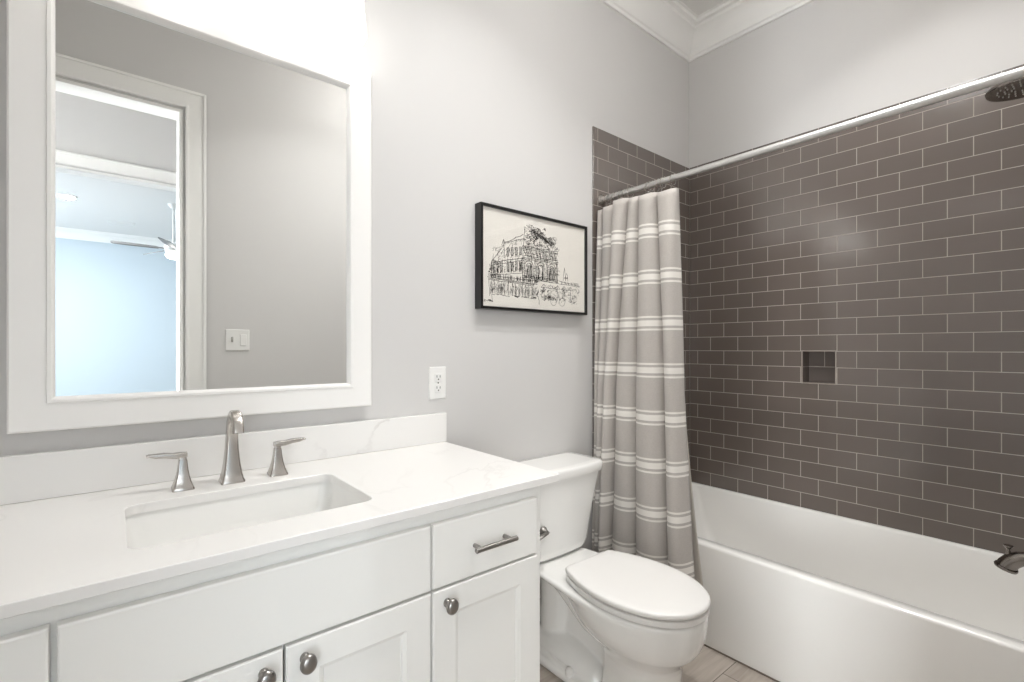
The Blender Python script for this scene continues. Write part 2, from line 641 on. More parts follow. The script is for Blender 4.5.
# tile surround: north return, east wall with the recessed niche, south return
bm = box(nb(), 1.761, XB, -.007, 0, TB, TT - .003)
box(bm, 1.761, XT - .002, -.007, 0, 0, TB)
struct('wall_tile_north', bm, M['tile_n'], bevel=.002)
bm = box(nb(), XT - .06, XB, YS, -1.517, 0, TT - .003)
struct('wall_tile_south', bm, M['tile_n'], bevel=.002)
NY0, NY1, NZ0, NZ1 = -.748, -.609, 1.0215, 1.1735
bm = nb()
ys_ = [-1.517, NY0, NY1, -.007]
zs_ = [TB, NZ0, NZ1, TT]
g = [[bm.verts.new((XB, y, z)) for z in zs_] for y in ys_]
for i in range(3):
    for j in range(3):
        if (i, j) != (1, 1):
            bm.faces.new((g[i][j], g[i + 1][j], g[i + 1][j + 1], g[i][j + 1]))
h = {(i, j): bm.verts.new((XB + .085, ys_[i], zs_[j])) for i in (1, 2) for j in (1, 2)}
ring = [(1, 1), (2, 1), (2, 2), (1, 2)]
for a, b in zip(ring, ring[1:] + ring[:1]):
    bm.faces.new((g[a[0]][a[1]], g[b[0]][b[1]], h[b], h[a])).material_index = 1
bm.faces.new([h[r] for r in ring]).material_index = 1
o = struct('wall_tile_east', bm, [M['tile_e'], M['tile_niche']], smooth=False)
# thin edge trim round the niche
bm = nb()
e = .005
for y0, y1, z0, z1 in ((NY0 - e, NY0, NZ0 - e, NZ1 + e), (NY1, NY1 + e, NZ0 - e, NZ1 + e), (NY0, NY1, NZ0 - e, NZ0), (NY0, NY1, NZ1, NZ1 + e)):
    box(bm, XB - .002, XB + .004, y0, y1, z0, z1)
struct('trim_6', bm, pbr('niche_edge', lin((164, 153, 144)), .3), smooth=False)
# caulk lines at the tub
bm = box(nb(), XT - .004, XT, -1.515, -.007, 0, .005)
struct('trim_7', bm, M['caulk'], smooth=False)

# ------------------------------------------------------------------ bathtub
bm = nb()
ty0, ty1 = -1.515, -.008
tx1 = XB - .001
k = 7
rings = [rrect(XT, tx1, ty0, ty1, .006, 0, k), rrect(XT, tx1, ty0, ty1, .006, TB - .012, k),
         rrect(XT + .0012, tx1, ty0, ty1, .006, TB - .007, k), rrect(XT + .004, tx1, ty0, ty1, .006, TB - .0025, k),
         rrect(XT + .009, tx1, ty0, ty1, .006, TB, k)]
ix0, ix1, iy0, iy1 = 1.884, 2.592, -1.43, -.040
rings += [rrect(ix0 - .006, ix1 + .006, iy0 - .006, iy1 + .006, .045, TB, k),
          rrect(ix0 - .002, ix1 + .002, iy0 - .002, iy1 + .002, .04, TB - .004, k),
          rrect(ix0 + .002, ix1 - .002, iy0 + .002, iy1 - .003, .04, TB - .014, k),
          rrect(ix0 + .018, ix1 - .016, iy0 + .012, iy1 - .045, .05, .26, k),
          rrect(ix0 + .045, ix1 - .035, iy0 + .03, iy1 - .11, .07, .12, k),
          rrect(ix0 + .075, ix1 - .065, iy0 + .06, iy1 - .15, .08, .075, k),
          rrect(ix0 + .13, ix1 - .12, iy0 + .12, iy1 - .22, .09, .065, k)]
loft(bm, rings)
tub = thing('bathtub', 'white alcove bathtub with a plain flat apron below the grey tile wall', 'bathtub', (XT + .4, -.76, 0))
mesh_obj('tub_body', bm, M['tub'], tub, angle=50)
bm = nb()
lathe(bm, [(.036, 0), (.036, .003), (.028, .006), (.010, .008)], (2.25, -1.24, .066), 'z', 24)
mesh_obj('drain', bm, M['nickel'], tub)

# tub spout
SX = 2.22
sp = thing('tub_spout', 'dark nickel tub spout with pull-up knob over the bathtub', 'tub spout', (SX, -1.517, .53))
bm = nb()
tube(bm, [(SX, -1.512, .527), (SX, -1.47, .528), (SX, -1.42, .529), (SX, -1.398, .527), (SX, -1.376, .520), (SX, -1.359, .508), (SX, -1.349, .494), (SX, -1.345, .484)],
     [.026, .023, .021, .021, .0225, .024, .0250, .0252], 20)
mesh_obj('spout_body', bm, M['dknick'], sp, angle=60)
bm = nb()
tube(bm, [(SX, -1.3465, .488), (SX, -1.345, .4835), (SX, -1.3435, .479)], [.0280, .0295, .0280], 20)
mesh_obj('spout_lip', M and bm, M['dknick'], sp, angle=60)
bm = nb()
lathe(bm, [(.0065, 0), (.006, .012), (.005, .020), (.010, .027), (.0125, .030), (.0125, .033), (.006, .035)], (SX, -1.350, .523), 'z', 20)
mesh_obj('diverter_knob', bm, M['dknick'], sp, angle=60)
bm = nb()
lathe(bm, [(.036, 0), (.036, .004), (.028, .010)], (SX, -1.517, .527), 'y', 24)
mesh_obj('escutcheon', bm, M['dknick'], sp)

# shower head
HXs, HYs, HZs = 2.22, -1.380, 2.026
sh = thing('overhead_shower', 'dark round shower head high beside the curtain rod', 'shower head', (HXs, -1.517, 2.10))
bm = nb()
tube(bm, [(HXs, -1.516, 2.115), (HXs, -1.47, 2.118), (HXs, -1.43, 2.112), (HXs, -1.405, 2.096), (HXs, -1.386, 2.072)], .0105, 14)
mesh_obj('shower_arm', bm, M['dknick'], sh)
bm = nb()
lathe(bm, [(.030, 0), (.030, .004), (.018, .012)], (HXs, -1.517, 2.115), 'y', 24)
mesh_obj('wall_flange', bm, M['dknick'], sh)
bm = nb()
lathe(bm, [(.014, .055), (.017, .035), (.022, .026), (.068, .020), (.080, .013), (.084, .005), (.081, -.003), (.074, -.001), (.030, .001)], (HXs, HYs, HZs - .012), 'z', 36)
mesh_obj('head_disc', bm, M['dknick'], sh, angle=50)
for i in range(3):
    for j in range((8, 14, 20)[i]):
        a = 2 * PI * j / (8, 14, 20)[i]
        r_ = (.022, .038, .055)[i]
        bm = nb()
        lathe(bm, [(.0022, .0025), (.0022, -.001), (.0012, -.003)], (HXs + r_ * math.cos(a), HYs + r_ * math.sin(a), HZs - .0125), 'z', 6)
        mesh_obj('nozzle', bm, M['nozzle'], sh)

# ------------------------------------------------------------------ vanity cabinet
VY = -.582                       # face-frame front
FY = -.600                       # door and drawer fronts
CX0, CX1, CZT = -.404, .882, .828
van = thing('vanity_cabinet', 'white painted vanity cabinet with drawers and shaker doors under the quartz countertop', 'vanity', (.22, -.28, 0))
bm = nb()
box(bm, CX1 - .018, CX1, VY + .001, -.006, 0, CZT)
box(bm, CX0, CX0 + .018, VY + .001, -.006, 0, CZT)
box(bm, CX0 + .018, CX1 - .018, VY + .02, -.006, .10, .118)
box(bm, CX0 + .018, CX1 - .018, -.012, -.006, .118, CZT)
box(bm, CX0 + .018, CX1 - .018, VY, VY + .019, CZT - .05, CZT)
box(bm, CX0 + .018, CX1 - .018, VY, VY + .019, .10, .135)
for xa, xb in ((CX0 + .018, -.362), (-.085, -.045), (.522, .562), (.838, CX1 - .018)):
    box(bm, xa, xb, VY, VY + .019, .135, CZT - .05)
box(bm, -.045, .522, VY, VY + .019, .636, .676)
box(bm, .562, .838, VY, VY + .019, .636, .676)
for z in (.636, .402):
    box(bm, -.362, -.085, VY, VY + .019, z, z + .04)
mesh_obj('carcass', bm, M['cab'], van, smooth=False, bevel=.0012)
mesh_obj('toe_kick', box(nb(), CX0 + .018, CX1 - .018, -.49, -.475, 0, .10), M['dark'], van, smooth=False)


def rect_ring(x0, x1, z0, z1, ins, y):
    return [(x0 + ins, y, z0 + ins), (x1 - ins, y, z0 + ins), (x1 - ins, y, z1 - ins), (x0 + ins, y, z1 - ins)]


def slab(name, x0, x1, z0, z1):
    bm = nb()
    loft(bm, [rect_ring(x0, x1, z0, z1, 0, VY - .001), rect_ring(x0, x1, z0, z1, 0, FY + .004),
              rect_ring(x0, x1, z0, z1, .001, FY + .0012), rect_ring(x0, x1, z0, z1, .0035, FY)])
    return mesh_obj(name, bm, M['cab'], van, smooth=False)


def shaker(name, x0, x1, z0, z1):
    bm = nb()
    loft(bm, [rect_ring(x0, x1, z0, z1, 0, VY - .001), rect_ring(x0, x1, z0, z1, 0, FY + .003),
              rect_ring(x0, x1, z0, z1, .0025, FY), rect_ring(x0, x1, z0, z1, .058, FY),
              rect_ring(x0, x1, z0, z1, .060, FY + .002), rect_ring(x0, x1, z0, z1, .067, FY + .005),
              rect_ring(x0, x1, z0, z1, .069, FY + .0085)])
    return mesh_obj(name, bm, M['cab'], van, smooth=False)


def knob(x, z, par):
    bm = nb()
    prof = [(.0095, -.001), (.0095, .003), (.006, .006), (.0055, .012), (.009, .016), (.0150, .0195), (.0165, .023), (.0155, .0275), (.011, .031), (.004, .0325)]
    rings = []
    for r, d in prof:
        sx = 1.0
        rings.append([(x + r * .92 * math.cos(2 * PI * i / 24), FY - d, z + r * 1.08 * math.sin(2 * PI * i / 24)) for i in range(24)])
    loft(bm, rings)
    mesh_obj('knob', bm, M['pewter'], par, angle=50)


def pull(x0, x1, z, par):
    bm = nb()
    tube(bm, [(x0, FY - .030, z), (x1, FY - .030, z)], .0062, 14)
    for x in (x0 + .016, x1 - .016):
        tube(bm, [(x, FY + .001, z), (x, FY - .030, z)], .0052, 12)
    mesh_obj('pull', bm, M['pewter'], par, angle=50)


d = slab('drawer', .5445, .8555, .656, .799)
pull(.639, .760, .727, d)
slab('false_front', -.0605, .539, .656, .799)
d = shaker('door', .5445, .8555, .128, .650)
knob(.579, .618, d)
d = shaker('door', .2415, .539, .128, .650)
knob(.273, .619, d)
d = shaker('door', -.0605, .2365, .128, .650)
knob(.204, .619, d)
for z0, z1 in ((.656, .799), (.421, .650), (.128, .419)):
    d = slab('drawer', -.377, -.0685, z0, z1)
    pull(-.285, -.160, (z0 + z1) / 2, d)

# ------------------------------------------------------------------ countertop, sink, faucet
KX0, KX1, KY0, KZ0, KZ1 = -.458, .934, -.604, .829, .849
hx0, hx1, hy0, hy1 = .020, .456, -.497, -.196
bm = nb()
k = 6
r0 = rrect(KX0, KX1, KY0, -.0005, .004, KZ1, k)
loft(bm, [rrect(hx0, hx1, hy0, hy1, .028, KZ1 - .0015, k), rrect(hx0 - .0015, hx1 + .0015, hy0 - .0015, hy1 + .0015, .03, KZ1, k),
          rrect(KX0 + .0015, KX1 - .0015, KY0 + .0015, -.002, .004, KZ1, k), rrect(KX0, KX1, KY0, -.0005, .004, KZ1 - .0015, k),
          rrect(KX0, KX1, KY0, -.0005, .004, KZ0 + .001, k), rrect(KX0 + .001, KX1 - .001, KY0 + .001, -.0015, .004, KZ0, k),
          rrect(hx0, hx1, hy0, hy1, .028, KZ0, k), rrect(hx0, hx1, hy0, hy1, .028, KZ1 - .0015, k)], False, False)
ct = thing('countertop', 'white veined quartz countertop with a rectangular sink cut-out on the vanity', 'countertop', (.24, -.3, KZ0))
mesh_obj('counter_slab', bm, M['quartz'], ct, angle=30)
tag(mesh_obj('backsplash', box(nb(), KX0, .940, -.020, -.0005, KZ1 + .0003, .953), M['quartz_splash'], None, origin=(.24, -.01, KZ1), bevel=.0015),
    'low white quartz backsplash strip along the wall behind the faucet', 'backsplash')

sk = thing('undermount_sink', 'white rectangular undermount sink below the brushed nickel faucet', 'sink', (.238, -.346, .68))
bm = nb()
k = 7
ex = .004
sec = [(.018, KZ0 - .004, .03), (.018, KZ0 - .0005, .03), (ex, KZ0 - .0005, .03), (ex - .001, KZ0 - .010, .03), (-.004, KZ0 - .06, .035), (-.012, KZ0 - .105, .045), (-.035, KZ0 - .128, .06), (-.10, KZ0 - .136, .04)]
rings = [rrect(hx0 - a, hx1 + a, hy0 - a, hy1 + a, r, z, k) for a, z, r in sec]
out = [(-.09, KZ0 - .15, .05), (-.02, KZ0 - .145, .06), (.008, KZ0 - .11, .045), (.014, KZ0 - .02, .03)]
bm2 = [rrect(hx0 - a, hx1 + a, hy0 - a, hy1 + a, r, z, k) for a, z, r in out]
loft(bm, list(reversed(bm2)) and ([bm2[3]] + rings), False, True)
R2 = loft(bm, [bm2[3], bm2[2], bm2[1], bm2[0]], False, True)
mesh_obj('basin', bm, M['porc'], sk, angle=50)
bm = nb()
lathe(bm, [(.030, 0), (.030, .003), (.022, .0045), (.008, .005)], (.238, -.330, KZ0 - .136), 'z', 24)
mesh_obj('drain', bm, M['nickel'], sk)

fa = thing('faucet', 'brushed nickel widespread faucet with arched spout and two lever handles', 'faucet', (.236, -.125, KZ1))


def sq_ring(c, a, b, wa, wb, r=.22, k=4):
    """rounded rectangle ring about c in the plane of unit vectors a, b"""
    c, a, b = Vector(c), Vector(a), Vector(b)
    rr = r * min(wa, wb)
    pts = []
    for sx, sy, a0 in ((1, 1, 0), (-1, 1, PI / 2), (-1, -1, PI), (1, -1, 1.5 * PI)):
        for i in range(k):
            t = a0 + PI / 2 * i / (k - 1)
            pts.append(c + a * (sx * (wa - rr) + rr * math.cos(t)) + b * (sy * (wb - rr) + rr * math.sin(t)))
    return pts


bx, by = .235, -.122
path = [(0, 0, .027, .027), (0, .004, .027, .027), (0, .009, .0245, .0245), (0, .025, .021, .021), (0, .05, .0175, .0172), (0, .085, .0145, .0143),
        (-.001, .115, .0132, .0128), (-.004, .136, .0129, .0122), (-.011, .154, .0128, .0116), (-.023, .168, .0127, .011), (-.039, .1755, .0126, .0105),
        (-.056, .174, .0125, .010), (-.070, .164, .0124, .0095), (-.079, .149, .0123, .0092), (-.083, .134, .0122, .009)]
rings = []
for i, (dy, dz, wx, wy) in enumerate(path):
    p, q = path[max(i - 1, 0)], path[min(i + 1, len(path) - 1)]
    t = Vector((0, q[0] - p[0], q[1] - p[1])).normalized()
    nrm = Vector((0, t.z, -t.y))
    rings.append(sq_ring((bx, by + dy, KZ1 + dz), (1, 0, 0), nrm, wx, wy, .22 + .35 * min(1, dz / .15), 5))
bm = nb()
loft(bm, rings)
mesh_obj('spout', bm, M['nickel'], fa, angle=55)
for sgn, hx in ((-1, .131), (1, .343)):
    bm = nb()
    rings = [sq_ring((hx, by, KZ1 + dz), (1, 0, 0), (0, 1, 0), q, q) for dz, q in
             ((0, .0225), (.004, .0225), (.008, .0205), (.02, .0165), (.035, .0128), (.052, .0102), (.068, .0088), (.071, .0084))]
    loft(bm, rings)
    hd = mesh_obj('handle', bm, M['nickel'], fa, angle=55)
    bm = nb()
    lv = [(-.010, .0715, .009, .0022), (-.010, .082, .009, .0055), (.004, .087, .0098, .0062), (.018, .0865, .0098, .0060), (.036, .086, .0096, .0055), (.054, .0868, .0092, .0048), (.066, .0885, .0080, .0028), (.071, .0885, .0070, .0022)]
    rings = []
    for i, (dx, dz, wy, wz) in enumerate(lv):
        if i < 2:
            rings.append([Vector((hx + sgn * (-.009 if j % 2 else -.009), by, KZ1 + dz)) for j in range(16)] if False else
                         sq_ring((hx + sgn * -.0088, by, KZ1 + (.080 if i == 0 else .083)), (0, 1, 0), (0, 0, 1), (.0055, .0078)[i], (.0025, .005)[i], .3))
        else:
            rings.append(sq_ring((hx + sgn * dx, by, KZ1 + dz - (.004 if i < 4 else 0)), (0, 1, 0), (0, 0, 1), wy, wz, .4))
    loft(bm, rings)
    sq = [sq_ring((hx, by, KZ1 + .070), (1, 0, 0), (0, 1, 0), .0072, .0072), sq_ring((hx, by, KZ1 + .083), (1, 0, 0), (0, 1, 0), .0068, .0068)]
    loft(bm, sq)
    mesh_obj('lever', bm, M['nickel'], hd, angle=50)

# ------------------------------------------------------------------ mirror
MX0, MX1, MZ0, MZ1 = -.177, .650, 1.003, 2.090
mi = thing('framed_mirror', 'large rectangular wall mirror in a wide white frame above the sink', 'mirror', (.237, 0, MZ0))
bm = nb()
prof = [(0, -.0005), (0, -.026), (.004, -.030), (.062, -.030), (.064, -.033), (.070, -.033), (.0735, -.029), (.0765, -.017), (.0765, -.012), (.0765, -.0005)]
rings = [rect_ring(MX0, MX1, MZ0, MZ1, i_, y_) for i_, y_ in prof]
loft(bm, rings + [rings[0]], False, False)
mesh_obj('frame', bm, M['mframe'], mi, angle=25)
mesh_obj('glass', box(nb(), MX0 + .070, MX1 - .070, -.0155, -.0105, MZ0 + .070, MZ1 - .070), M['mirror'], mi, smooth=False)

# ------------------------------------------------------------------ vanity light
vl = thing('vanity_light', 'four-lamp vanity light bar with glowing opal shades over the mirror', 'wall lamp', (.23, 0, 2.31))
bm = nb()
bmv = box(bm, -.14, .60, -.025, -.0005, 2.285, 2.345)
mesh_obj('backplate', bm, M['nickel'], vl, bevel=.006)
for x in (-.07, .13, .33, .53):
    bm = nb()
    tube(bm, [(x, -.02, 2.315), (x, -.07, 2.318), (x, -.105, 2.312), (x, -.12, 2.295), (x, -.12, 2.272)], .008, 12)
    lathe(bm, [(.024, 2.262), (.026, 2.268), (.022, 2.280), (.010, 2.286)], (x, -.12, 0), 'z', 20)
    arm = mesh_obj('arm', bm, M['nickel'], vl)
    bm = nb()
    lathe(bm, [(.030, 2.262), (.042, 2.258), (.0475, 2.24), (.054, 2.18), (.0585, 2.13), (.0595, 2.118), (.055, 2.108), (.030, 2.104), (.006, 2.103)], (x, -.12, 0), 'z', 28)
    mesh_obj('shade', bm, M['shade'], vl, angle=60)

# ------------------------------------------------------------------ outlet and switch
ol = thing('wall_outlet', 'white duplex outlet plate on the grey wall above the backsplash', 'outlet', (.912, 0, 1.0635))
bm = nb()
loft(bm, [[(x, y_, z) for x, z in ((.877 + i, 1.005 + i), (.947 - i, 1.005 + i), (.947 - i, 1.122 - i), (.877 + i, 1.122 - i))] for i, y_ in ((0, -.0003), (0, -.003), (.003, -.006))])
mesh_obj('cover_plate', bm, M['plastic'], ol, smooth=False)
for zc in (1.0435, 1.0835):
    rc = mesh_obj('receptacle', box(nb(), .897, .927, -.0085, -.0055, zc - .0145, zc + .0145), M['plastic'], ol, bevel=.003)
    bm = box(nb(), .9045, .9065, -.0092, -.0080, zc - .001, zc + .008)
    box(bm, .9175, .9195, -.0092, -.0080, zc - .001, zc + .007)
    lathe(bm, [(.0026, 0), (.0026, .001)], (.912, -.0082, zc - .007), '-y', 10)
    mesh_obj('slots', bm, M['slot'], rc, smooth=False)
bm = nb()
lathe(bm, [(.0028, 0), (.0028, .0012), (.001, .0016)], (.912, -.0058, 1.0635), '-y', 12)
mesh_obj('screw', bm, M['nickel'], ol)

sw = thing('light_switch', 'white double switch plate on the doorway wall, seen in the mirror', 'light switch', (.538, YS, 1.235))
bm = nb()
loft(bm, [[(x, YS + y_, z) for x, z in ((.479 + i, 1.177 + i), (.597 - i, 1.177 + i), (.597 - i, 1.293 - i), (.479 + i, 1.293 - i))] for i, y_ in ((0, .0003), (0, .003), (.003, .006))])
mesh_obj('cover_plate', bm, M['plastic'], sw, smooth=False)
bm = nb()
loft(bm, [[(x, YS + y_, z) for x, z in ((.511 - a, z0), (.511 + a, z0), (.511 + a, z1), (.511 - a, z1))] for a, y_, z0, z1 in ((.005, .0055, 1.222, 1.248), (.004, .0165, 1.238, 1.252))])
mesh_obj('toggle', bm, pbr('toggle_grey', lin((190, 188, 184)), .4), sw, smooth=False)
mesh_obj('rocker', box(nb(), .550, .582, YS + .0055, YS + .0095, 1.203, 1.267), M['plastic'], sw, bevel=.003)

# ------------------------------------------------------------------ framed drawing
PX0, PX1, PZ0, PZ1 = 1.079, 1.682, 1.341, 1.747
pf = thing('framed_drawing', 'pen drawing of an old balconied street building in a thin black frame', 'picture', (1.388, 0, PZ0))
bm = nb()
prof = [(0, -.001), (0, -.040), (.001, -.041), (.010, -.041), (.011, -.040), (.011, -.001)]
rings = [rect_ring(PX0, PX1, PZ0, PZ1, i_, y_) for i_, y_ in prof]
loft(bm, rings + [rings[0]], False, False)
mesh_obj('frame', bm, M['black'], pf, smooth=False)
mesh_obj('paper', box(nb(), PX0 + .0105, PX1 - .0105, -.0315, -.001, PZ0 + .0105, PZ1 - .0105), M['paper'], pf, smooth=False)
mesh_obj('glazing', box(nb(), PX0 + .0105, PX1 - .0105, -.0375, -.0355, PZ0 + .0105, PZ1 - .0105), M['pane'], pf, smooth=False)
INK = nb()
R = random.Random(11)


def ink(pts, wdt=.0011):
    wdt *= 1.15
    pts = [(u, .305 + (v - .385) * 1.06 if (u < .73 and v > .385) else (v * .792 if u < .5 else v)) for u, v in pts]
    q = [(PX0 + .012 + u * (PX1 - PX0 - .024), PZ0 + .012 + v * (PZ1 - PZ0 - .024)) for u, v in pts]
    for (x0, z0), (x1, z1) in zip(q, q[1:]):
        L = math.hypot(x1 - x0, z1 - z0)
        if L < 1e-6:
            continue
        nx, nz = -(z1 - z0) / L * wdt / 2, (x1 - x0) / L * wdt / 2
        y = -.0318 - R.random() * .0003
        v = [INK.verts.new((x0 + nx, y, z0 + nz)), INK.verts.new((x1 + nx, y, z1 + nz)), INK.verts.new((x1 - nx, y, z1 - nz)), INK.verts.new((x0 - nx, y, z0 - nz))]
        INK.faces.new(v)


def wob(a, b, n=5, j=.004, wdt=.0011):
    ink([(a[0] + (b[0] - a[0]) * i / n + R.uniform(-j, j), a[1] + (b[1] - a[1]) * i / n + R.uniform(-j, j)) for i in range(n + 1)], wdt)


def scrib(u, v, su, sv, n, step=.02, wdt=.001):
    p = (u, v)
    pts = [p]
    for _ in range(n):
        p = (min(u + su, max(u - su, p[0] + R.uniform(-step, step))), min(v + sv, max(v - sv, p[1] + R.uniform(-step, step))))
        pts.append(p)
    ink(pts, wdt)


def arch(u, v0, v1, r, wdt=.0013):
    ink([(u - r, v0), (u - r, v1)] + [(u - r * math.cos(PI * i / 8), v1 + r * 1.4 * math.sin(PI * i / 8)) for i in range(9)] + [(u + r, v0)], wdt)


# main block: u .35 - .70
for v in (.395, .41, .43, .60, .615, .635, .70, .715, .73):
    wob((.35, v + .0), (.705, v + .0), 8, .004, .0014)
for u in (.352, .358, .47, .48, .585, .595, .69, .70):
    wob((u, .39), (u, .62), 5, .003, .0013)
for u in (.415, .53, .64):
    arch(u, .42, .53, .042, .0016)
    arch(u, .42, .52, .030, .0013)
    for _ in range(16):
        a = u + R.uniform(-.03, .03)
        wob((a, .41), (a + R.uniform(-.004, .004), R.uniform(.48, .57)), 3, .003, .0012)
for _ in range(34):
    u = R.uniform(.36, .69)
    wob((u, .405), (u, .435), 2, .002, .0013)
for _ in range(46):
    u = R.uniform(.35, .68)
    wob((u, .70 + R.uniform(-.02, .03)), (u + R.uniform(.01, .03), .62 + R.uniform(-.01, .02)), 2, .003, .0011)
# cornice and overgrown roof
wob((.36, .735), (.37, .93), 4, .006, .0016)
wob((.40, .95), (.70, .76), 7, .014, .0014)
wob((.66, .78), (.68, .86), 3, .01, .0013)
wob((.70, .72), (.72, .76), 3, .006, .0014)
for _ in range(30):
    scrib(R.uniform(.39, .55), R.uniform(.77, .94) , .03, .03, 14, .02, .0011)
for _ in range(16):
    scrib(R.uniform(.55, .69), R.uniform(.75, .85), .028, .03, 12, .02, .0010)
for _ in range(26):
    u = R.uniform(.42, .60)
    wob((u, .93 - (u - .42) * .5), (u + .07, .86 - (u - .42) * .5), 2, .004, .0013)
# left wing in recession
wob((.19, .73), (.36, .845), 5, .005, .0015)
wob((.185, .72), (.36, .80), 5, .005, .0013)
wob((.18, .75), (.19, .58), 3, .003, .0014)
ink([(.165, .70), (.18, .76), (.195, .72)], .0016)
wob((.08, .53), (.185, .71), 4, .004, .0014)
wob((.07, .51), (.36, .61), 6, .004, .0014)
wob((.07, .49), (.36, .585), 6, .004, .0013)
wob((.05, .39), (.36, .455), 6, .004, .0013)
for i in range(4):
    u = .21 + i * .038
    for dv in (.0, .12):
        b = .64 - dv * 1.25 + (u - .2) * .25
        ink([(u, b - .04), (u, b + .04), (u + .018, b + .044), (u + .018, b - .036), (u, b - .04)], .0014)
        for _ in range(4):
            a = u + R.uniform(0, .018)
            wob((a, b - .035), (a, b + .035), 1, .002, .0009)
for _ in range(60):
    u = R.uniform(.07, .35)
    b = .41 + (u - .07) * .2
    wob((u, b), (u + R.uniform(-.003, .003), b + R.uniform(.03, .14)), 2, .003, .0009)
for _ in range(22):
    scrib(R.uniform(.06, .14), R.uniform(.38, .54), .025, .025, 8, .016, .001)
# gallery awning and shopfront
for dv in (0, .012, .03):
    wob((.045, .37 - dv), (.50, .345 - dv), 8, .004, .0014)
wob((.055, .335), (.06, .13), 3, .003, .0013)
for i in range(14):
    u = .07 + i * .031
    wob((u, .32 - i * .001), (u, .165 - i * .002), 3, .003, .0014)
for _ in range(60):
    u = R.uniform(.07, .47)
    wob((u, R.uniform(.24, .31)), (u + R.uniform(-.004, .004), R.uniform(.15, .22)), 2, .003, .001)
for _ in range(26):
    u = R.uniform(.07, .46)
    wob((u, .155 + R.uniform(-.012, .012)), (u + .03, .15 + R.uniform(-.012, .012)), 2, .003, .0012)
scrib(.05, .07, .04, .012, 26, .02, .0013)
wob((.08, .16), (.085, .06), 3, .004, .0011)
# fine hatching that shades the facade, gallery, wing and shopfront
for _ in range(420):
    u = R.uniform(.352, .70)
    v = R.uniform(.40, .74)
    if R.random() < .55:
        wob((u, v), (u + R.uniform(-.003, .003), v + R.uniform(.012, .05)), 1, .002, .0009)
    else:
        wob((u, v), (u + R.uniform(.012, .035), v + R.uniform(-.006, .006)), 1, .002, .0009)
for _ in range(240):
    u = R.uniform(.08, .36)
    v = .40 + (u - .07) * .2 + R.uniform(0, .24 + (u - .08) * .4)
    wob((u, v), (u + R.uniform(-.003, .02), v + R.uniform(.0, .045)), 1, .002, .0008)
for _ in range(200):
    u = R.uniform(.06, .49)
    v = R.uniform(.16, .345)
    wob((u, v), (u + R.uniform(-.004, .010), v + R.uniform(.01, .05)), 1, .002, .0009)
for _ in range(150):
    u = R.uniform(.37, .68)
    v = min(R.uniform(.745, .93), .96 - (u - .40) * .55)
    wob((u, v), (u + R.uniform(-.02, .03), v + R.uniform(-.03, .02)), 2, .006, .0010)
for _ in range(150):
    u = R.uniform(.52, .93)
    v = R.uniform(.09, .27)
    wob((u, v), (u + R.uniform(-.015, .015), v + R.uniform(-.02, .03)), 2, .004, .0009)
for _ in range(120):
    u = R.uniform(.055, .50)
    b = .362 + max(0, .35 - u) * .02
    wob((u, b), (u + R.uniform(-.003, .003), b + R.uniform(.03, .055)), 1, .002, .0010)
wob((.05, .392), (.52, .385), 8, .003, .0013)
# street crowd, carriage and umbrellas at the right
for _ in range(30):
    scrib(R.uniform(.52, .92), R.uniform(.10, .26), .026, .035, 12, .02, .001)
for u in (.56, .63, .70, .77, .84):
    ink([(u - .03, .245), (u, .285), (u + .03, .245), (u - .03, .245)], .0012)
    wob((u, .285), (u, .12), 3, .003, .0011)
for u in (.66, .75):
    ink([(u + .03 * math.cos(a * PI / 8), .10 + .045 * math.sin(a * PI / 8)) for a in range(17)], .0012)
wob((.49, .23), (.515, .05), 4, .004, .0016)
scrib(.495, .20, .012, .03, 16, .014, .0016)
wob((.52, .32), (.95, .295), 8, .004, .0012)
wob((.70, .345), (.95, .305), 6, .004, .0013)
for u, hh in ((.775, .50), (.80, .44)):
    ink([(u - .012, .35), (u - .01, .41), (u, hh), (u + .01, .41), (u + .012, .35)], .0014)
    scrib(u, .385, .010, .03, 14, .012, .0013)
for _ in range(24):
    u = R.uniform(.70, .94)
    wob((u, .34), (u + .01, .31), 1, .002, .0009)
mesh_obj('ink_drawing', INK, M['ink'], pf, smooth=False)

# ------------------------------------------------------------------ toilet
TX = 1.366
to = thing('toilet', 'white two-piece elongated toilet with closed lid between vanity and bathtub', 'toilet', (TX, -.40, 0))


def egg(z, yb, ym, yf, hb, hw, n=2.1, k=12):
    half = []
    for i in range(k):
        t = i / k
        half.append((hb + (hw - hb) * math.sin(PI / 2 * t) ** .85, yb + (ym - yb) * t))
    for i in range(k + 1):
        a = PI / 2 * i / k
        half.append((hw * max(math.cos(a), 0) ** (2 / n), ym + (yf - ym) * math.sin(a) ** (2 / n)))
    pts = [(TX + x, y, z) for x, y in half]
    pts += [(TX - x, y, z) for x, y in reversed(half[:-1])]
    return pts


bm = nb()
lv = [  # z, back, mid, front, half-width back, half-width mid
    (.362, -.075, -.52, -.770, .122, .172), (.358, -.068, -.52, -.774, .128, .177), (.350, -.068, -.52, -.775, .128, .179), (.343, -.10, -.52, -.775, .124, .179),
    (.338, -.24, -.52, -.775, .118, .179), (.328, -.295, -.52, -.774, .116, .178), (.305, -.328, -.52, -.772, .116, .176), (.28, -.348, -.525, -.767, .114, .170),
    (.255, -.366, -.535, -.758, .110, .160), (.236, -.392, -.545, -.747, .106, .149), (.222, -.425, -.553, -.733, .100, .137), (.205, -.450, -.56, -.717, .092, .124), (.188, -.462, -.565, -.704, .088, .114),
    (.165, -.468, -.57, -.696, .086, .108), (.12, -.468, -.575, -.690, .086, .105), (.06, -.46, -.575, -.690, .090, .107), (.02, -.45, -.575, -.694, .095, .112), (0, -.45, -.575, -.696, .097, .114)]
loft(bm, [egg(*l) for l in lv])
